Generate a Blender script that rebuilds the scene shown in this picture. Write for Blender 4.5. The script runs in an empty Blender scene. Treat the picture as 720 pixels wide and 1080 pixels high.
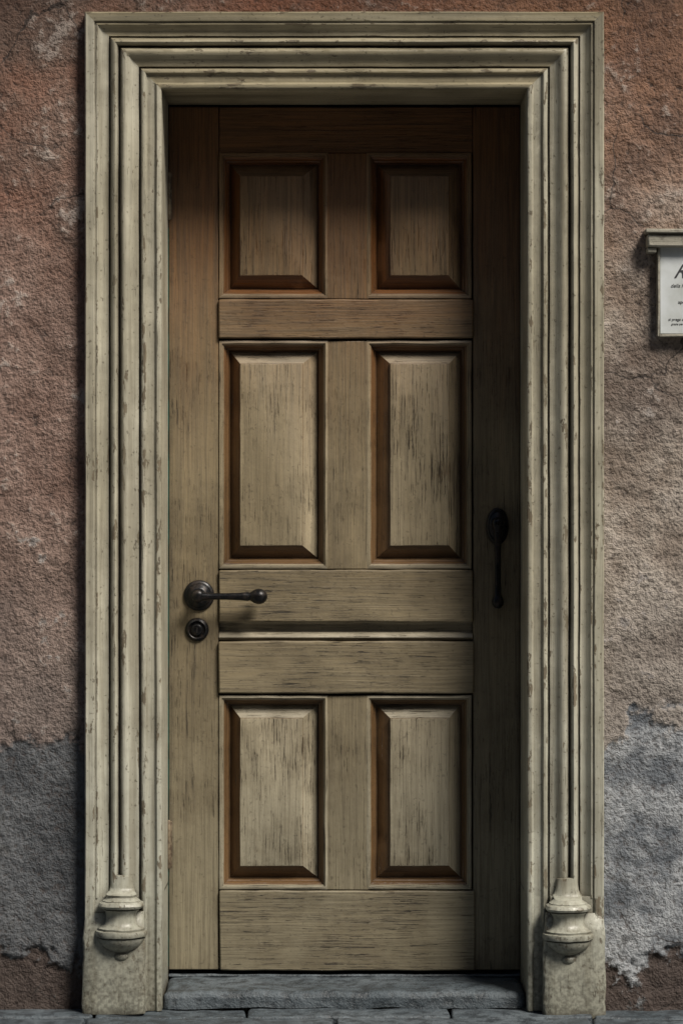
import bpy, bmesh, math, random
from mathutils import Vector, noise, Matrix

S = 0.0025            # metres per drawing unit on the wall plane
CZ = 1.3125           # eye height
CAMD = 7.0
DOORY = 0.25          # door face is recessed this far behind the wall plane
K = (CAMD+DOORY)/CAMD
def fx(u): return (u-360)*S
def fz(v): return (1065-v)*S
def dx(u): return (u-360)*S*K
def dz(v): return CZ+(540-v)*S*K

scene = bpy.context.scene
col = scene.collection

# ---------------------------------------------------------------- helpers
def empty(name, loc=(0,0,0)):
    e = bpy.data.objects.new(name, None); col.objects.link(e); e.empty_display_size=0.1
    return e
def mkobj(name, verts, faces, mats, parent=None, midx=None, smooth=None, bevel=0, bseg=2):
    me = bpy.data.meshes.new(name); me.from_pydata(verts, [], faces); me.update()
    for m in mats: me.materials.append(m)
    if midx:
        for p,i in zip(me.polygons, midx): p.material_index=i
    bm = bmesh.new(); bm.from_mesh(me); bmesh.ops.recalc_face_normals(bm, faces=bm.faces[:]); bm.to_mesh(me); bm.free()
    if smooth is not None:
        for p in me.polygons: p.use_smooth=True
        me.set_sharp_from_angle(angle=math.radians(smooth))
    o = bpy.data.objects.new(name, me); col.objects.link(o)
    if parent: o.parent=parent
    if bevel:
        b=o.modifiers.new('bev','BEVEL'); b.width=bevel; b.segments=bseg; b.limit_method='ANGLE'; b.angle_limit=math.radians(40)
        b.harden_normals=False
        for p in me.polygons: p.use_smooth=True
        me.set_sharp_from_angle(angle=math.radians(60))
    return o
def box(name, x0,x1,y0,y1,z0,z1, mat, parent=None, bevel=0.002, wob=0.0):
    L=max(x1-x0,z1-z0); ax=0 if (x1-x0)>=(z1-z0) else 2
    n=max(1,int(L/0.03)) if wob else 1
    vs=[];fs=[]
    for i in range(n+1):
        t=i/n
        if ax==0:
            x=x0+(x1-x0)*t; ring=[(x,y0,z0),(x,y1,z0),(x,y1,z1),(x,y0,z1)]
        else:
            z=z0+(z1-z0)*t; ring=[(x0,y0,z),(x1,y0,z),(x1,y1,z),(x0,y1,z)]
        for p in ring:
            v=Vector(p)
            if wob:
                q=v*14; v=v+Vector((noise.noise(q)*wob,noise.noise(q+Vector((9,3,1)))*wob,noise.noise(q+Vector((1,7,5)))*wob))
            vs.append(v)
    for i in range(n):
        a=i*4;b=a+4
        for k in range(4):
            fs.append((a+k,a+(k+1)%4,b+(k+1)%4,b+k))
    fs.append((3,2,1,0)); m=n*4; fs.append((m,m+1,m+2,m+3))
    return mkobj(name,vs,fs,[mat],parent,bevel=bevel)
def lathe(name, prof, center, axis, mat, parent=None, seg=40, flat=(1,1), smooth=50):
    vs=[];fs=[]
    c=Vector(center)
    for r,a in prof:
        for i in range(seg):
            th=2*math.pi*i/seg
            p,q=r*math.cos(th)*flat[0], r*math.sin(th)*flat[1]
            if axis=='x': v=Vector((a,p,q))
            elif axis=='y': v=Vector((p,a,q))
            else: v=Vector((p,q,a))
            vs.append(c+v)
    n=len(prof)
    for j in range(n-1):
        for i in range(seg):
            fs.append((j*seg+i,j*seg+(i+1)%seg,(j+1)*seg+(i+1)%seg,(j+1)*seg+i))
    fs.append(tuple(range(seg))); fs.append(tuple((n-1)*seg+i for i in range(seg)))
    return mkobj(name,vs,fs,[mat],parent,smooth=smooth)

# ---------------------------------------------------------------- node helpers
class NT:
    def __init__(s,name):
        s.m=bpy.data.materials.new(name); s.m.use_nodes=True
        s.t=s.m.node_tree; s.t.nodes.clear()
        s.out=s.t.nodes.new('ShaderNodeOutputMaterial')
        s.b=s.t.nodes.new('ShaderNodeBsdfPrincipled')
        s.t.links.new(s.b.outputs[0],s.out.inputs[0])
        s.tc=s.t.nodes.new('ShaderNodeTexCoord').outputs['Object']
    def put(s,sock,v):
        if isinstance(v,bpy.types.NodeSocket): s.t.links.new(v,sock)
        else:
            if isinstance(v,tuple) and len(v)==3 and sock.type=='RGBA': v=(*v,1)
            sock.default_value=v
    def noise(s,scale,detail=5,rough=0.55,vec=None,dist=0.0,sc=None,off=None):
        v=vec or s.tc
        if sc or off:
            mp=s.t.nodes.new('ShaderNodeMapping'); s.put(mp.inputs['Vector'],v)
            if sc: mp.inputs['Scale'].default_value=sc
            if off: mp.inputs['Location'].default_value=off
            v=mp.outputs[0]
        n=s.t.nodes.new('ShaderNodeTexNoise'); s.put(n.inputs['Vector'],v)
        n.inputs['Scale'].default_value=scale; n.inputs['Detail'].default_value=detail
        n.inputs['Roughness'].default_value=rough; n.inputs['Distortion'].default_value=dist
        return n.outputs[0]
    def math(s,op,a,b=0.0,c=0.0):
        n=s.t.nodes.new('ShaderNodeMath'); n.operation=op
        s.put(n.inputs[0],a); s.put(n.inputs[1],b); s.put(n.inputs[2],c); return n.outputs[0]
    def rng(s,v,a,b,c=0.0,d=1.0,smooth=True):
        n=s.t.nodes.new('ShaderNodeMapRange'); n.interpolation_type='SMOOTHSTEP' if smooth else 'LINEAR'
        s.put(n.inputs[0],v); 
        for i,x in enumerate((a,b,c,d)): s.put(n.inputs[i+1],x)
        return n.outputs[0]
    def mix(s,f,a,b,mode='MIX'):
        n=s.t.nodes.new('ShaderNodeMix'); n.data_type='RGBA'; n.blend_type=mode
        s.put(n.inputs[0],f); s.put(n.inputs[6],a); s.put(n.inputs[7],b); return n.outputs[2]
    def xyz(s):
        n=s.t.nodes.new('ShaderNodeSeparateXYZ'); s.put(n.inputs[0],s.tc); return n.outputs
    def ao(s,d=0.02):
        n=s.t.nodes.new('ShaderNodeAmbientOcclusion'); n.samples=1; n.inputs['Distance'].default_value=d; return n.outputs['AO']
    def bump(s,h,dist,strength=1.0,prev=None):
        n=s.t.nodes.new('ShaderNodeBump'); s.put(n.inputs['Height'],h); n.inputs['Distance'].default_value=dist
        n.inputs['Strength'].default_value=strength
        if prev: s.put(n.inputs['Normal'],prev)
        return n.outputs[0]

def wood_paint(name, axis, base, light, bare, crackc, topc=None, chips=0.5, crack=0.66, rough=0.55, grime_shade=0.75, gb=0.0010, topz=(1.4,2.3), graincol=0.45, topamt=0.85, frame=False, lowc=None):
    N=NT(name)
    def sc3(ac,al): 
        s=[float(ac)]*3; s[axis]=float(al); return tuple(s)
    grain=N.noise(1,5,0.68,sc=sc3(150,3.6),dist=0.9)
    fine=N.noise(1,3,0.65,sc=sc3(420,11.0),off=(3,1,2))
    broad=N.noise(1,2,0.6,sc=sc3(10,1.4),off=(7,7,7))
    blot=N.noise(5.0,5,0.65)
    z=N.xyz()[2]
    if lowc:
        lf=N.rng(z,1.3,0.2)
        base_=N.mix(lf,base,lowc); light_=N.mix(lf,light,tuple(x*1.3 for x in lowc))
    else: base_,light_=base,light
    c=N.mix(N.rng(broad,0.3,0.7),base_,light_)
    c=N.mix(N.rng(blot,0.40,0.64,0,0.5),c,tuple(x*0.58 for x in base))
    c=N.mix(N.rng(grain,0.38,0.68,0.0,graincol),c,tuple(x*0.36 for x in base))
    wear=N.math('ADD',N.math('MULTIPLY',blot,0.6),N.math('MULTIPLY',fine,0.4))
    wm=N.rng(wear,0.66-0.1*chips,0.71-0.1*chips)
    c=N.mix(N.math('MULTIPLY',wm,0.7),c,bare)
    lim=N.rng(blot,0.3,0.65,crack+0.08,crack-0.04)
    cm=N.rng(N.math('SUBTRACT',fine,lim),0.0,0.04)
    cm2=N.rng(N.math('SUBTRACT',grain,N.math('ADD',lim,0.035)),0.0,0.03)
    cm=N.math('MAXIMUM',cm,cm2)
    c=N.mix(N.math('MULTIPLY',cm,0.85),c,crackc)
    if topc:
        f=N.rng(N.math('ADD',z,N.math('MULTIPLY',N.math('SUBTRACT',broad,0.5),0.7)),topz[0],topz[1])
        c=N.mix(N.math('MULTIPLY',f,topamt),c,N.mix(N.rng(grain,0.3,0.7),topc,tuple(x*0.4 for x in topc)))
    sp=N.noise(90,3,0.6); spm=N.rng(sp,0.64,0.67)
    hsp=None
    if frame:
        geo=N.t.nodes.new('ShaderNodeNewGeometry').outputs['Pointiness']
        edge=N.rng(geo,0.505,0.56)
        ch=N.noise(1,5,0.7,sc=sc3(38,14),off=(1,9,4))
        chm=N.rng(N.math('ADD',ch,N.math('MULTIPLY',edge,0.11)),0.655,0.67)
        c=N.mix(N.math('MULTIPLY',chm,0.85),c,N.mix(N.rng(grain,0.3,0.7),bare,tuple(x*0.35 for x in bare)))
        hsp=chm
        st=N.noise(1,4,0.6,sc=sc3(30,1.1),off=(2,2,9))
        c=N.mix(N.rng(st,0.47,0.66,0,0.6),c,(0.17,0.15,0.105))
        lowd=N.rng(N.math('ADD',z,N.math('MULTIPLY',N.math('SUBTRACT',blot,0.5),0.5)),0.42,0.0,0.0,0.75)
        c=N.mix(lowd,c,N.mix(N.rng(sp,0.35,0.6),(0.26,0.26,0.21),(0.09,0.088,0.07)))
    c=N.mix(N.math('MULTIPLY',spm,0.6 if frame else 0.3),c,crackc)
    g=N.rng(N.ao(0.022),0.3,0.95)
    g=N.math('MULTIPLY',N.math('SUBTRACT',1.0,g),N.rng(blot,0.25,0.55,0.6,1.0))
    c=N.mix(N.math('MULTIPLY',g,grime_shade),c,tuple(x*0.25 for x in bare))  # crevice shade from occlusion, along with grime, painted into the colour
    N.put(N.b.inputs['Base Color'],c)
    N.put(N.b.inputs['Roughness'],N.rng(grain,0.2,0.8,rough-0.12,rough+0.2))
    h=N.math('SUBTRACT',N.math('MULTIPLY',grain,0.9),cm)
    h=N.math('SUBTRACT',h,N.math('MULTIPLY',wm,0.4))
    if hsp: h=N.math('SUBTRACT',h,N.math('MULTIPLY',hsp,1.2))
    n1=N.bump(N.noise(16,3,0.65),0.0035,0.5)
    n2=N.bump(h,gb,0.9,n1)
    N.put(N.b.inputs['Normal'],n2)
    return N.m

DB=(0.195,0.150,0.086); DL=(0.265,0.210,0.125); DLOW=(0.205,0.178,0.118)
TOP=(0.20,0.075,0.019)
dk=dict(topc=TOP,topamt=0.82,gb=0.0018,graincol=0.55,lowc=DLOW,rough=0.48)
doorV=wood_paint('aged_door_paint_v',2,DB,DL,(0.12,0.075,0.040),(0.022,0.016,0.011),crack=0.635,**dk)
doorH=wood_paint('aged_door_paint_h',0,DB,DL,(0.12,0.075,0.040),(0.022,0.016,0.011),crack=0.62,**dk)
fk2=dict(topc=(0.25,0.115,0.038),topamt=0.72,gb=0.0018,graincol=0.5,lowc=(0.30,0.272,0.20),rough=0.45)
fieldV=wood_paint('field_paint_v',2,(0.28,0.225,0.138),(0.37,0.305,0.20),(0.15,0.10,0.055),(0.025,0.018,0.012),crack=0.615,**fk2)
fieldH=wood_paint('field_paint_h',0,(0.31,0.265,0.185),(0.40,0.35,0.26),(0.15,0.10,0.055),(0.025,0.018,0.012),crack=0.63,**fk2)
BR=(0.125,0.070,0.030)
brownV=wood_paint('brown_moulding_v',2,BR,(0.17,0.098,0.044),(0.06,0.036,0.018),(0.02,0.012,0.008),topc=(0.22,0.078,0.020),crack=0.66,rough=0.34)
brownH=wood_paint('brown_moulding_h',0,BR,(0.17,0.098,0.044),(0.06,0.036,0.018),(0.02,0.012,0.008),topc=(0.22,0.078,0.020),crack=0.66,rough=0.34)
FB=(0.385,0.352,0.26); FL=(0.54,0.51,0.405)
fk=dict(chips=0.3,crack=0.68,rough=0.36,grime_shade=0.97,gb=0.0012,graincol=0.32,frame=True)
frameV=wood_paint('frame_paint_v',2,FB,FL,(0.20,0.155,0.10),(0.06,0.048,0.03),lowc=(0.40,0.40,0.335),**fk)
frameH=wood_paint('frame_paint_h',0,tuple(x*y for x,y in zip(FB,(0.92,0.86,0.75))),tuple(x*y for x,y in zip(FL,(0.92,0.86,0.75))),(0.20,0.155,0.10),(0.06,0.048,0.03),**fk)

N=NT('black_iron')
nn=N.noise(60,4,0.6)
N.put(N.b.inputs['Base Color'],N.mix(N.rng(nn,0.45,0.7),(0.012,0.012,0.013),(0.04,0.03,0.025)))
N.put(N.b.inputs['Metallic'],0.6); N.put(N.b.inputs['Roughness'],N.rng(nn,0.3,0.7,0.26,0.46))
N.put(N.b.inputs['Normal'],N.bump(nn,0.001,0.5)); iron=N.m
N=NT('teal_edge_paint'); nn=N.noise(30,5,0.6,sc=(1,1,0.3))
N.put(N.b.inputs['Base Color'],N.mix(N.rng(nn,0.45,0.6),(0.12,0.36,0.29),(0.06,0.12,0.09))); N.put(N.b.inputs['Roughness'],0.6); teal=N.m
N=NT('old_brass'); nn=N.noise(50,4,0.6)
N.put(N.b.inputs['Base Color'],N.mix(N.rng(nn,0.4,0.6),(0.22,0.17,0.11),(0.09,0.06,0.04))); N.put(N.b.inputs['Roughness'],0.55); N.put(N.b.inputs['Metallic'],0.3); brass=N.m
N=NT('unlit_black'); N.put(N.b.inputs['Base Color'],(0.008,0.007,0.006)); dark=N.m  # near-black colour stands for the shade inside openings

# stucco
N=NT('weathered_stucco')
X,Y,Z=N.xyz()[0:3]
n1=N.noise(1.6,6,0.62); n2=N.noise(6,6,0.65,off=(4,2,8)); n3=N.noise(30,6,0.72); n4=N.noise(120,3,0.65); n0=N.noise(0.9,3,0.5,off=(3,0,5))
right=N.rng(X,-0.3,0.7)
zz=N.math('ADD',Z,N.math('MULTIPLY',N.math('SUBTRACT',n1,0.5),1.6))
mauve=N.mix(N.rng(n2,0.35,0.65),(0.17,0.102,0.078),(0.27,0.18,0.145))
greyp=N.mix(N.rng(n2,0.35,0.65),(0.25,0.20,0.16),(0.41,0.36,0.31))
mid=N.mix(right,mauve,greyp)
top=N.mix(N.rng(n2,0.35,0.7),N.mix(right,(0.25,0.092,0.047),(0.30,0.155,0.09)),(0.18,0.092,0.06))
c=N.mix(N.rng(zz,1.7,2.6),mid,top)
c=N.mix(N.rng(n1,0.46,0.66,0,0.75),c,(0.08,0.052,0.040))
c=N.mix(N.rng(n0,0.45,0.65,0,0.3),c,(0.29,0.24,0.20))
c=N.mix(N.rng(N.math('MULTIPLY',n3,n2),0.29,0.36,0,0.6),c,(0.44,0.37,0.32))
edge=N.math('ADD',N.math('ADD',Z,N.math('MULTIPLY',N.math('SUBTRACT',n2,0.5),0.6)),N.math('MULTIPLY',N.math('SUBTRACT',n1,0.5),0.8))
edge=N.math('ADD',edge,N.math('MULTIPLY',N.math('SUBTRACT',n3,0.5),0.14))
low=N.rng(edge,0.75,0.70)
rim=N.math('MULTIPLY',N.rng(edge,0.71,0.735),N.rng(edge,0.765,0.74))
damp=N.rng(edge,1.25,0.70)
c=N.mix(N.math('MULTIPLY',damp,0.5),c,(0.14,0.13,0.125))
c=N.mix(N.math('MULTIPLY',rim,N.math('MULTIPLY',right,0.5)),c,(0.38,0.34,0.31))
lowc=N.mix(N.rng(n2,0.35,0.65),(0.052,0.056,0.062),(0.12,0.125,0.132))
lowc=N.mix(right,lowc,N.mix(N.rng(n2,0.4,0.6),(0.12,0.133,0.15),(0.33,0.342,0.355)))
foot=N.rng(N.math('ADD',Z,N.math('ADD',N.math('MULTIPLY',N.math('SUBTRACT',n2,0.5),0.7),N.math('MULTIPLY',N.math('SUBTRACT',n3,0.5),0.12))),0.15,0.11)
lowc=N.mix(foot,lowc,(0.06,0.043,0.036))
c=N.mix(low,c,lowc)
fl=N.rng(N.math('ADD',N.math('MULTIPLY',n2,0.55),N.math('MULTIPLY',n3,0.45)),0.585,0.597)
fl=N.math('MULTIPLY',fl,N.rng(Z,2.2,1.2,0.15,1.0))
c=N.mix(N.math('MULTIPLY',fl,0.75),c,N.mix(low,(0.26,0.24,0.23),(0.08,0.08,0.08)))
wv=N.t.nodes.new('ShaderNodeMix'); wv.data_type='VECTOR'; wv.inputs[0].default_value=0.12
nz=N.t.nodes.new('ShaderNodeTexNoise'); N.t.links.new(N.tc,nz.inputs['Vector']); nz.inputs['Scale'].default_value=7; nz.inputs['Detail'].default_value=3
N.t.links.new(N.tc,wv.inputs[4]); N.t.links.new(nz.outputs['Color'],wv.inputs[5])
vo=N.t.nodes.new('ShaderNodeTexVoronoi'); vo.feature='DISTANCE_TO_EDGE'; vo.inputs['Scale'].default_value=3.2; N.t.links.new(wv.outputs[1],vo.inputs['Vector'])
ck=N.math('MULTIPLY',N.rng(vo.outputs[0],0.008,0.002),N.rng(n1,0.48,0.55))
c=N.mix(N.math('MULTIPLY',ck,0.8),c,(0.04,0.032,0.028))
c=N.mix(N.rng(n3,0.3,0.48,0.65,0.0),c,(0.05,0.037,0.032))
c=N.mix(N.rng(n4,0.33,0.50,0.5,0.0),c,(0.05,0.037,0.032))
N.put(N.b.inputs['Base Color'],c); N.put(N.b.inputs['Roughness'],0.7)
N.put(N.b.inputs['Specular IOR Level'],0.4)
N.put(N.b.inputs['Normal'],N.bump(n4,0.0085,1.0))
h=N.math('ADD',N.math('MULTIPLY',n3,0.020),N.math('MULTIPLY',n2,0.032))
h=N.math('SUBTRACT',h,N.math('MULTIPLY',low,0.005))
h=N.math('SUBTRACT',h,N.math('MULTIPLY',foot,0.007))
h=N.math('SUBTRACT',h,N.math('MULTIPLY',fl,0.006))
h=N.math('SUBTRACT',h,N.math('MULTIPLY',ck,0.003))
d=N.t.nodes.new('ShaderNodeDisplacement'); N.put(d.inputs['Height'],h); d.inputs['Midlevel'].default_value=0.025; d.inputs['Scale'].default_value=1.0
N.t.links.new(d.outputs[0],N.out.inputs['Displacement'])
N.m.displacement_method='DISPLACEMENT'
stucco=N.m

def stone(name,a,b,dark_):
    N=NT(name)
    n1=N.noise(3,6,0.65); n2=N.noise(22,6,0.7); n3=N.noise(140,3,0.6)
    c=N.mix(N.rng(n1,0.35,0.65),a,b); c=N.mix(N.rng(n2,0.38,0.58,0.75,0),c,dark_); c=N.mix(N.rng(n3,0.62,0.7,0,0.5),c,tuple(x*1.6 for x in b))
    N.put(N.b.inputs['Base Color'],c); N.put(N.b.inputs['Roughness'],N.rng(n2,0.3,0.7,0.35,0.7))
    nb=N.bump(n2,0.012,0.9); nb=N.bump(n3,0.002,0.8,nb); N.put(N.b.inputs['Normal'],nb)
    return N.m
slab=stone('grey_stone',(0.052,0.067,0.078),(0.105,0.124,0.138),(0.022,0.026,0.03))
earth=stone('street_surface',(0.12,0.12,0.12),(0.18,0.18,0.18),(0.06,0.06,0.06))
cornst=stone('cornice_stone',(0.30,0.27,0.22),(0.38,0.34,0.29),(0.15,0.13,0.11))
ochre=stone('ochre_render',(0.30,0.24,0.16),(0.36,0.29,0.20),(0.2,0.16,0.11))
shut=stone('shutter_green',(0.05,0.08,0.06),(0.06,0.10,0.07),(0.03,0.05,0.04))

# ---------------------------------------------------------------- wall
XL,XR,ZT=fx(91),fx(635),fz(15)
W=0.2
def axisvals(lo,hi,flo,fhi,fine,coarse):
    v=[];x=lo
    while x<flo-1e-6: v.append(x); x+=coarse
    x=flo
    while x<fhi: v.append(x); x+=fine
    x=fhi
    while x<hi: v.append(x); x+=coarse
    v.append(hi); return v
xs=axisvals(-6,6,-1.1,1.1,0.005,0.12); zs=axisvals(-0.15,5.0,-0.15,2.8,0.005,0.12)
vs=[(x,0,z) for z in zs for x in xs]; fs=[]
nx=len(xs)
for j in range(len(zs)-1):
    for i in range(nx-1):
        cx=(xs[i]+xs[i+1])/2; cz=(zs[j]+zs[j+1])/2
        if XL+0.06<cx<XR-0.06 and cz<ZT-0.06: continue
        a=j*nx+i
        fs.append((a,a+1,a+nx+1,a+nx))
me=bpy.data.meshes.new('stucco_wall'); me.from_pydata(vs,[],fs); me.materials.append(stucco)
for p in me.polygons: p.use_smooth=True
wall=bpy.data.objects.new('stucco_wall',me); col.objects.link(wall)
pr=[(0.02,3.22),(-0.05,3.22),(-0.07,3.24),(-0.07,3.27),(-0.13,3.30),(-0.25,3.36),(-0.36,3.39),(-0.36,3.42),(-0.50,3.42),(-0.50,3.50),(-0.56,3.53),(-0.56,3.57),(0.02,3.62)]
vs=[(x,y,z) for x in (-6,-2,2,6) for y,z in pr]; fs=[]
for j in range(3):
    for i in range(len(pr)-1):
        a=j*len(pr)+i; fs.append((a,a+1,a+1+len(pr),a+len(pr)))
mkobj('added_shade_cornice',vs,fs,[cornst],smooth=35)  # unseen overhang added above the view to shade the wall top

# unseen house added behind the viewer to block low sky light
oh=empty('added_shade_house')
HY=-10.0
def holewall(x0,x1,z0,z1,holes):
    X_=sorted(set([x0,x1]+[h[0] for h in holes]+[h[1] for h in holes])); Z_=sorted(set([z0,z1]+[h[2] for h in holes]+[h[3] for h in holes]))
    vs=[(x,HY,z) for z in Z_ for x in X_]; fs=[]; n=len(X_)
    for j in range(len(Z_)-1):
        for i in range(n-1):
            cx=(X_[i]+X_[i+1])/2; cz=(Z_[j]+Z_[j+1])/2
            if any(h[0]<cx<h[1] and h[2]<cz<h[3] for h in holes): continue
            a=j*n+i; fs.append((a,a+1,a+n+1,a+n))
    return vs,fs
holes=[]
for k in range(-4,5):
    holes.append((k*2.2-0.5,k*2.2+0.5,4.3,6.1)); holes.append((k*2.2-0.5,k*2.2+0.5,0.9 if k%3 else 0.0,2.5))
vs,fs=holewall(-12,12,-0.05,7.4,holes)
mkobj('facade',vs,fs,[ochre],oh)
for hh in holes:
    box('window_recess',hh[0]-0.02,hh[1]+0.02,HY-0.3,HY-0.2,hh[2]-0.02,hh[3]+0.02,dark,oh,0)
    if hh[2]>3:
        box('shutter',hh[0]-0.5,hh[0]-0.02,HY+0.005,HY+0.05,hh[2],hh[3],shut,oh,0.005)
        box('shutter',hh[1]+0.02,hh[1]+0.5,HY+0.005,HY+0.05,hh[2],hh[3],shut,oh,0.005)
box('eaves',-12.3,12.3,HY-1.0,HY+0.5,7.4,7.6,cornst,oh,0.02)
mkobj('roof',[(-12.3,HY+0.5,7.602),(12.3,HY+0.5,7.602),(12.3,HY-4,9.2),(-12.3,HY-4,9.2),(12.3,HY-8.5,7.602),(-12.3,HY-8.5,7.602)],[(0,1,2,3),(3,2,4,5)],[earth],oh)

# ---------------------------------------------------------------- door frame
frame=empty('door_frame')
prof=[(0,-10),(0,36),(1.5,40),(4,42),(13,40.5),(22,43),(25,42),(27,37),(29,36),(31,38.5),(34,38),(36,34),(41,29),(45,25),(50,22.5),(56,22),(61,22),(62,21),(62.5,13),(65.5,13),(66,21),(68,27),(71,33),(75,36.5),(79,37),(83,34),(86,28),(87,21),(87.5,12),(91.5,12),(92,22),(95,28),(100,32.5),(106,33),(112,30),(118,24.5),(124,18.5),(130,15.5),(137,15),(140,14),(140.5,6),(145,6),(145.5,15),(148,20),(152,22.5),(157,22),(160,18),(161,14.5),(163,13),(182,13),(184,16),(188,20),(194,20),(198,18),(200,14),(200,-100),(200,-254)]
prof=[(a/1000,b/1000) for a,b in prof]
def jit(v,h):
    q=Vector(v)*5; r=Vector(v)*40
    a=noise.noise(q)*0.0012+noise.noise(r)*0.0005
    b=noise.noise(q+Vector((4,9,2)))*0.0012+noise.noise(r+Vector((4,9,2)))*0.0004
    return (v[0]+b,v[1]+a,v[2]+b*0.8)
ZB=0.30
vs=[];fs=[];mi=[]
rows=[]
nj=260;nh=130
for i in range(nj+1):
    f=i/nj
    rows.append([(XL+t, -h, ZB+(ZT-t-ZB)*f) for t,h in prof])
for i in range(1,nh):
    f=i/nh
    rows.append([(XL+t+(XR-XL-2*t)*f, -h, ZT-t) for t,h in prof])
for i in range(nj+1):
    f=1-i/nj
    rows.append([(XR-t, -h, ZB+(ZT-t-ZB)*f) for t,h in prof])
n=len(prof)
for r in rows:
    for v,(t,h) in zip(r,prof): vs.append(jit(v,h) if h>0.001 else v)
for j in range(len(rows)-1):
    hz = nj<=j<nj+nh
    for i in range(n-1):
        a=j*n+i
        fs.append((a,a+1,a+n+1,a+n)); mi.append(1 if hz else 0)
mkobj('architrave',vs,fs,[frameV,frameH],frame,midx=mi,smooth=38)
prof2=[(0,-10),(0,38),(3,42),(22,43),(26,40),(28,36),(140,34),(140.5,8),(145,8),(145.5,15),(148,20),(152,22.5),(157,22),(160,18),(163,13),(182,13),(188,20),(194,20),(198,18),(200,14),(200,-100),(200,-254)]
prof2=[(a/1000,b/1000) for a,b in prof2]
for side in (0,1):
    vs=[];fs=[];m=len(prof2);R=30
    for j in range(R+1):
        z=0.0+(ZB+0.004)*j/R
        for t,h in prof2:
            x=XL+t if side==0 else XR-t
            p=(x,-h,z); vs.append(jit(p,h) if h>0 else p)
    for j in range(R):
        for i in range(m-1):
            a=j*m+i; fs.append((a,a+1,a+m+1,a+m))
    top_=[R*m+i for i in range(m)]; fs.append(tuple(top_))
    mkobj('jamb_base',vs,fs,[frameV],frame,smooth=38)
    x0,x1=(XL-0.003,XL+0.160) if side==0 else (XR-0.160,XR+0.003)
    vs=[];fs=[]
    levels=[(0.0,0.062)]+[(0.01+0.19*i/10,0.064-0.0004*i) for i in range(11)]+[(0.225,0.055),(0.245,0.047),(0.262,0.040)]
    if side: levels=[(z-0.012 if z==0 else z,h) for z,h in levels]
    for z,h in levels:
        inset=0.0 if z<0.2 else (z-0.2)*0.12
        A0,A1=x0+inset,x1-inset
        ring=[(A0,0.02),(A0,-h+0.006),(A0+0.006,-h)]+[(A0+0.006+(A1-A0-0.012)*k/6,-h-0.001) for k in range(1,6)]+[(A1-0.006,-h),(A1,-h+0.006),(A1,0.02)]
        for (x,y) in ring:
            p=Vector((x,y,z)); q=p*20; q2=p*60
            vs.append(p+Vector((noise.noise(q),noise.noise(q+Vector((3,3,3))),noise.noise(q+Vector((5,1,3)))))*0.004+Vector((noise.noise(q2),noise.noise(q2+Vector((3,3,3))),0))*0.0015)
    m=len(ring)
    for j in range(len(levels)-1):
        for i in range(m-1):
            a=j*m+i; fs.append((a,a+1,a+m+1,a+m))
    fs.append(tuple((len(levels)-1)*m+i for i in range(m)))
    mkobj('plinth_block',vs,fs,[frameV],frame,smooth=45)
    cx=XL+0.097 if side==0 else XR-0.095
    zz0=fz(1022 if side==0 else 1025)
    pr=[(0.001,0.0),(0.007,0.003),(0.012,0.010),(0.0135,0.018),(0.011,0.026),(0.010,0.030),(0.016,0.033),(0.022,0.039),(0.0235,0.045),(0.020,0.050),(0.017,0.053),(0.026,0.057),(0.040,0.064),(0.052,0.074),(0.059,0.085),(0.0605,0.091),(0.057,0.093),(0.066,0.096),(0.069,0.103),(0.067,0.110),(0.060,0.112),(0.061,0.117),(0.052,0.121),(0.044,0.127),(0.040,0.136),(0.039,0.148),(0.042,0.158),(0.049,0.166),(0.046,0.169),(0.057,0.171),(0.061,0.177),(0.058,0.184),(0.050,0.188),(0.050,0.190),(0.043,0.194),(0.037,0.199),(0.040,0.205),(0.035,0.210),(0.032,0.220),(0.029,0.236),(0.028,0.25),(0.02,0.252)]
    o=lathe('turned_pendant',pr,(cx,-0.050,zz0),'z',frameV,frame,seg=64,flat=(1,0.85),smooth=40)
    for v in o.data.vertices:
        if v.co.z>zz0+0.205: v.co.y=-0.022+(v.co.y+0.050)*0.7
        q=v.co*20; q2=v.co*70
        v.co+=Vector((noise.noise(q),noise.noise(q+Vector((3,3,3))),noise.noise(q+Vector((5,1,3)))))*0.0022
        v.co+=Vector((noise.noise(q2),noise.noise(q2+Vector((3,3,3))),noise.noise(q2+Vector((5,1,3)))))*0.001

# ---------------------------------------------------------------- door
door=empty('wooden_door')
Y=DOORY
XD0,XD1,ZD0,ZD1=dx(178),dx(548),dz(1023),dz(112.5)
box('slab_core',XD0+0.004,XD1-0.002,Y+0.037,Y+0.05,ZD0+0.003,ZD1-0.003,doorV,door)
A,B=dx(231),dx(498)
wv=0.0014
box('hinge_stile',XD0,A-0.001,Y,Y+0.04,ZD0,ZD1,doorV,door,0.0025,wv)
box('lock_stile',B+0.001,XD1,Y,Y+0.04,ZD0,ZD1,doorV,door,0.0025,wv)
box('top_rail',A,B,Y+0.001,Y+0.04,dz(162),ZD1-0.001,doorH,door,0.0025,wv)
box('upper_rail',A-0.001,B+0.001,Y-0.011,Y+0.04,dz(357),dz(316),doorH,door,0.004,wv*1.6)
box('lock_rail',A,B,Y-0.010,Y+0.04,dz(656),dz(601),doorH,door,0.004,wv*1.6)
box('middle_rail',A,B+0.003,Y-0.012,Y+0.04,dz(731),dz(676),doorH,door,0.004,wv*1.6)
box('bottom_rail',A+0.002,B+0.006,Y-0.008,Y+0.04,ZD0-0.001,dz(939),doorH,door,0.004,wv*1.6)
rowsP=[(163,313),(361,598),(735,936)]
cols=[(236,341),(391,492)]
for (v0,v1) in rowsP:
    m0,m1=dx(343),dx(389)
    box('muntin',m0,m1,Y-0.003,Y+0.04,dz(v1+3)+0.001,dz(v0-2)-0.001,doorV,door,0.003,wv)
z0,z1=dz(676),dz(656)
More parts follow.
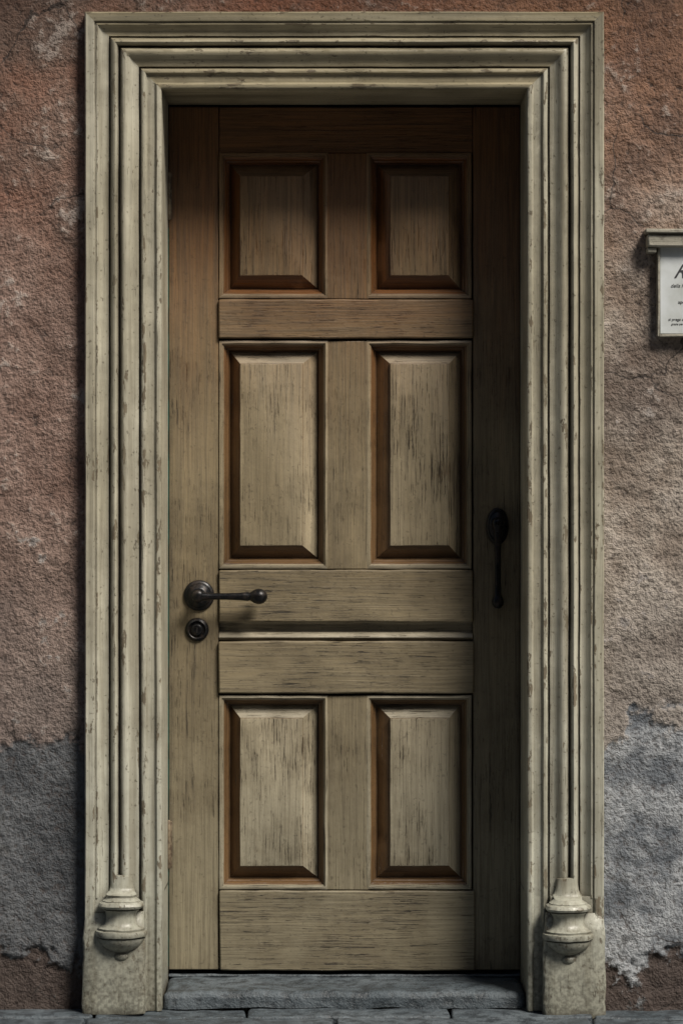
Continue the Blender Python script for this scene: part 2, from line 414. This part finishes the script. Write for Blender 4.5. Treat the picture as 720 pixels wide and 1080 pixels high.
vs=[];fs=[]
pp=[(Y+0.012,z0+0.000),(Y+0.002,z0+0.004),(Y-0.003,z0+0.010),(Y+0.000,z0+0.016),(Y+0.008,z0+0.022),(Y+0.020,z0+0.026),(Y+0.022,z1-0.008),(Y+0.016,z1-0.004),(Y+0.012,z1)]
for x in (A,(A+B)/2,B):
    for y,z in pp: vs.append((x,y,z))
for j in range(2):
    for i in range(len(pp)-1):
        a=j*len(pp)+i; fs.append((a,a+1,a+1+len(pp),a+len(pp)))
mkobj('sunk_band_moulding',vs,fs,[fieldH],door,smooth=50)
def panel(u0,u1,v0,v1,asym):
    x0,x1=dx(u0),dx(u1); zb,zt=dz(v1),dz(v0)
    R=[(-13,6,None),(-13,0.5,'p'),(-12,-3,'p'),(-8,-4.5,'p'),(-5,-4.5,'p'),(-4,-1,'p'),(-2,-1,'p'),(0,2,'p'),(1,7,'b'),(4,9,'b'),(6,13,'b'),(8,20,'b'),(11,22,'b'),(13,25,'b'),(14,33,'b'),(17,33,'b'),(18,31,'v'),(50,9,'v'),(51,2.5,'e'),(54,1.5,'f')]
    vs=[];fs=[];mi=[]
    n=12
    for ri,(ins,dp,k) in enumerate(R):
        i=ins/1000;y=Y+dp/1000
        s_=asym if ins>=50 else 0.0
        xl,xr=x0+i-s_,x1-i-s_
        C=[Vector((xl,y,zb+i)),Vector((xr,y,zb+i)),Vector((xr,y,zt-i)),Vector((xl,y,zt-i))]
        for s in range(4):
            for t in range(n):
                v=C[s].lerp(C[(s+1)%4],t/n); q=v*16
                v=v+Vector((noise.noise(q),noise.noise(q+Vector((3,5,1))),noise.noise(q+Vector((8,2,4)))))*0.0012
                vs.append(v)
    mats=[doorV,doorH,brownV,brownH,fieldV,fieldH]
    L=4*n
    for r in range(len(R)-1):
        k=R[r+1][2]
        for s in range(4):
            horiz = s in (0,2)
            if k=='b': m=3 if horiz else 2
            elif k=='v': m= 3 if s==0 else (2 if s==3 else (5 if s==2 else 4))  # bevel light painted in: bottom and left browner, top and right paler
            elif k=='e': m=3 if horiz else 2
            elif k=='f': m=4
            else: m=5 if horiz else 4
            for t in range(n):
                a=r*L+s*n+t;b=r*L+(s*n+t+1)%L
                fs.append((a,b,b+L,a+L)); mi.append(m)
    l=(len(R)-1)*L
    fs.append(tuple(l+i for i in range(L))); mi.append(4)
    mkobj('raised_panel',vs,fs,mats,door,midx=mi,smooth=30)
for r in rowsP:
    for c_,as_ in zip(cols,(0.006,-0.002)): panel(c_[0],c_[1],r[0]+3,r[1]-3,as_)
box('door_edge_strip',XD0-0.008,XD0-0.001,Y-0.006,Y+0.03,ZD0+0.01,dz(240),teal,door,0.001)
for v in (207,890):
    zc=dz(v)
    lathe('hinge_knuckle',[(0.004,-0.066),(0.006,-0.062),(0.006,-0.02),(0.0045,-0.0195),(0.006,-0.019),(0.006,0.02),(0.0045,0.0205),(0.006,0.021),(0.006,0.062),(0.004,0.066)],(XD0+0.001,Y-0.010,zc),'z',brass,door,seg=16)
    box('hinge_leaf',XD0+0.002,XD0+0.009,Y-0.003,Y+0.004,zc-0.062,zc+0.062,brass,door,0.0008)

# ---------------------------------------------------------------- ironmongery
h=empty('door_handle')
cx,cz=dx(210),dz(628)
lathe('rose',[(0.041,0),(0.042,-0.003),(0.040,-0.007),(0.034,-0.009),(0.033,-0.012),(0.028,-0.014),(0.024,-0.020),(0.017,-0.023)],(cx,Y,cz),'y',iron,h)
lathe('neck',[(0.014,-0.018),(0.012,-0.035),(0.0135,-0.045),(0.017,-0.052),(0.017,-0.062),(0.012,-0.067),(0.003,-0.069)],(cx,Y,cz),'y',iron,h)
lathe('lever',[(0.004,-0.014),(0.010,-0.012),(0.0125,-0.006),(0.0115,0.01),(0.009,0.03),(0.009,0.07),(0.0105,0.11),(0.0125,0.130),(0.011,0.136),(0.0135,0.140),(0.018,0.147),(0.021,0.156),(0.021,0.164),(0.018,0.173),(0.011,0.180),(0.003,0.183)],(cx+0.005,Y-0.056,cz-0.001),'x',iron,h,seg=28)
e=empty('keyhole_escutcheon')
cx,cz=dx(208),dz(664)
lathe('plate',[(0.031,0),(0.032,-0.003),(0.030,-0.007),(0.024,-0.010),(0.022,-0.009),(0.020,-0.006),(0.017,-0.006),(0.016,-0.012),(0.013,-0.014),(0.004,-0.014)],(cx,Y,cz),'y',iron,e)
box('keyhole_slot',cx-0.002,cx+0.002,Y-0.0155,Y-0.012,cz-0.009,cz+0.006,dark,e,0.0005)
p=empty('door_pull')
cx=dx(524)
lathe('oval_plate',[(0.90,0),(1.0,-0.003),(0.97,-0.007),(0.8,-0.010),(0.76,-0.009),(0.55,-0.014),(0.3,-0.018),(0.02,-0.019)],(cx,Y,dz(555)),'y',iron,p,flat=(0.031,0.050))
lathe('grip',[(0.003,-0.115),(0.010,-0.112),(0.0155,-0.104),(0.0165,-0.094),(0.013,-0.085),(0.0095,-0.078),(0.0085,-0.04),(0.0085,0.03),(0.010,0.08),(0.0125,0.10),(0.017,0.112),(0.017,0.122),(0.011,0.131),(0.003,0.133)],(cx,Y-0.030,dz(597)),'z',iron,p,seg=24,flat=(1,0.8))
lathe('top_boss',[(0.014,0),(0.012,-0.02),(0.014,-0.03)],(cx,Y,dz(552)),'y',iron,p)
lathe('foot_boss',[(0.013,0),(0.009,-0.004),(0.009,-0.03)],(cx,Y,dz(635)),'y',iron,p)

# ---------------------------------------------------------------- notice
ns=empty('wall_notice')
N=NT('notice_paper'); nn=N.noise(8,6,0.6); 
N.put(N.b.inputs['Base Color'],N.mix(N.rng(nn,0.35,0.7),(0.60,0.63,0.64),(0.44,0.46,0.44))); N.put(N.b.inputs['Roughness'],0.45); paper=N.m
N=NT('notice_ink'); N.put(N.b.inputs['Base Color'],(0.03,0.03,0.035)); N.put(N.b.inputs['Roughness'],0.6); ink=N.m
N=NT('grey_wood'); nn=N.noise(1,5,0.6,sc=(6,60,60)); nm=N.noise(40,5,0.7); N.put(N.b.inputs['Base Color'],N.mix(N.rng(nm,0.5,0.62,0,0.6),N.mix(nn,(0.14,0.13,0.10),(0.46,0.43,0.35)),(0.12,0.10,0.08))); N.put(N.b.inputs['Roughness'],0.7); N.put(N.b.inputs['Normal'],N.bump(N.math('ADD',nn,nm),0.003,0.9)); gw=N.m
xa,xb=fx(694),fx(694)+0.21
za,zb=fz(353),fz(262)
box('panel_board',xa,xb,-0.026,0.01,za,zb+0.01,paper,ns,0.002)
fw=0.006
box('edge_left',xa-fw,xa-0.0005,-0.030,0.01,za-fw,zb+0.004,gw,ns,0.0015,0.0012)
box('edge_right',xb+0.0005,xb+fw,-0.030,0.01,za-fw,zb+0.004,gw,ns,0.0015,0.0012)
box('edge_bottom',xa,xb,-0.0305,0.01,za-fw-0.001,za-0.0005,gw,ns,0.0015,0.0012)
box('hood_board',xa-0.034,xb+0.036,-0.050,0.01,fz(262),fz(248.5),gw,ns,0.005,0.003)
box('hood_cap',xa-0.040,xb+0.042,-0.058,0.01,fz(248),fz(243.5),gw,ns,0.003,0.002)
box('hood_corbel',xa-0.034,xa-0.010,-0.040,0.01,fz(268),fz(262.4),gw,ns,0.003)
def text(body,size,x,z,shear=0.0,bold=0.0003):
    cu=bpy.data.curves.new('notice_text','FONT'); cu.body=body; cu.size=size; cu.shear=shear; cu.extrude=0.0003
    cu.offset=bold if size>0.02 else 0.0
    cu.materials.append(ink)
    o=bpy.data.objects.new('lettering',cu); col.objects.link(o); o.parent=ns
    o.location=(x,-0.0266,z); o.rotation_euler=(math.radians(90),0,0); return o
text('Ristoro',0.052,xa+0.034,fz(294),0.6)
text('della Posta Vecchia 1902',0.0135,xa+0.028,fz(304),0.3)
text('aperto ogni giorno',0.0125,xa+0.048,fz(321),0.0)
text('si prega di suonare il campanello',0.0105,xa+0.022,fz(339),0.2)
text('grazie per la cortesia e buona giornata',0.0078,xa+0.030,fz(343.5),0.2)

# ---------------------------------------------------------------- step and paving
step=empty('doorstep')
def rough_slab(name,x0,x1,y0,y1,z0,z1,mat,parent,seed=0,amp=0.003,b=0.006):
    nxs=max(2,int((x1-x0)/0.03)); nys=max(2,int((y1-y0)/0.03))
    bm=bmesh.new()
    top=[[bm.verts.new((x0+(x1-x0)*i/nxs,y0+(y1-y0)*j/nys,z1)) for i in range(nxs+1)] for j in range(nys+1)]
    for j in range(nys):
        for i in range(nxs): bm.faces.new((top[j][i],top[j][i+1],top[j+1][i+1],top[j+1][i]))
    edges=[e for e in bm.edges if e.is_boundary]
    r=bmesh.ops.extrude_edge_only(bm,edges=edges)
    for v in [g for g in r['geom'] if isinstance(g,bmesh.types.BMVert)]: v.co.z=z0
    for v in bm.verts:
        q=v.co*11+Vector((seed,seed,0)); v.co+=Vector((noise.noise(q),noise.noise(q+Vector((2,2,2))),noise.noise(q+Vector((8,1,2)))))*amp
    me=bpy.data.meshes.new(name); bmesh.ops.recalc_face_normals(bm,faces=bm.faces[:]); bm.to_mesh(me); bm.free(); me.materials.append(mat)
    for p_ in me.polygons: p_.use_smooth=True
    me.set_sharp_from_angle(angle=math.radians(50))
    o=bpy.data.objects.new(name,me); col.objects.link(o); o.parent=parent
    bv=o.modifiers.new('b','BEVEL'); bv.width=b; bv.segments=3; bv.limit_method='ANGLE'; bv.angle_limit=math.radians(50)
    return o
SX0,SX1=XL+W,XR-W
rough_slab('tread',SX0+0.001,SX1-0.001,0.02,DOORY+0.10,0.0,0.044,slab,step,3,0.007,0.016)
box('weather_sill',SX0+0.001,SX1-0.001,DOORY-0.004,DOORY+0.06,0.042,0.050,slab,step,0.003,0.001)
pav=empty('stone_paving')
random.seed(4)
y=0.018
r=0
for depth in (0.12,0.42,0.42,0.42,0.42):
    x=-3.2+random.uniform(-0.2,0)
    while x<3.2:
        w=random.uniform(0.55,0.9) if r else random.uniform(0.35,0.6)
        rough_slab('slab',x,x+w-0.008,y-depth+0.008,y,-0.06,-0.002+random.uniform(-0.003,0.003),slab,pav,seed=random.random()*50,amp=0.006,b=0.006)
        x+=w
    y-=depth; r+=1
g=mkobj('ground',[(-60,-60,-0.045),(60,-60,-0.045),(60,20,-0.045),(-60,20,-0.045)],[(0,1,2,3)],[earth])
mkobj('hall_dark_sheet',[(-0.7,DOORY+0.08,-0.04),(0.7,DOORY+0.08,-0.04),(0.7,DOORY+0.08,2.7),(-0.7,DOORY+0.08,2.7)],[(0,1,2,3)],[dark])  # black sheet painted as the unlit depth behind the door gap

# ---------------------------------------------------------------- light
el,az=math.radians(48),math.radians(43)
world=bpy.data.worlds.new('World'); scene.world=world; world.use_nodes=True
nt=world.node_tree; bg=nt.nodes['Background']
sky=nt.nodes.new('ShaderNodeTexSky'); sky.sky_type='NISHITA'; sky.sun_disc=False
sky.sun_elevation=el; sky.sun_rotation=math.radians(180)-az
sky.air_density=1.2; sky.dust_density=2.0
nt.links.new(sky.outputs[0],bg.inputs[0]); bg.inputs[1].default_value=0.05
sun=bpy.data.lights.new('sun','SUN'); sun.energy=5.0; sun.angle=math.radians(20); sun.color=(1.0,0.94,0.85)
so=bpy.data.objects.new('sun',sun); col.objects.link(so)
d=Vector((math.sin(az)*math.cos(el),-math.cos(az)*math.cos(el),math.sin(el)))
so.rotation_euler=d.to_track_quat('Z','Y').to_euler(); so.location=d*8

cam=bpy.data.cameras.new('camera'); co=bpy.data.objects.new('camera',cam); col.objects.link(co)
co.location=(0,-CAMD,CZ); co.rotation_euler=(math.radians(90),0,0)
cam.sensor_fit='VERTICAL'; cam.sensor_height=36; cam.lens=36*CAMD/2.7; cam.clip_end=300
scene.camera=co
scene.view_settings.view_transform='Standard'; scene.view_settings.look='None'; scene.view_settings.exposure=0
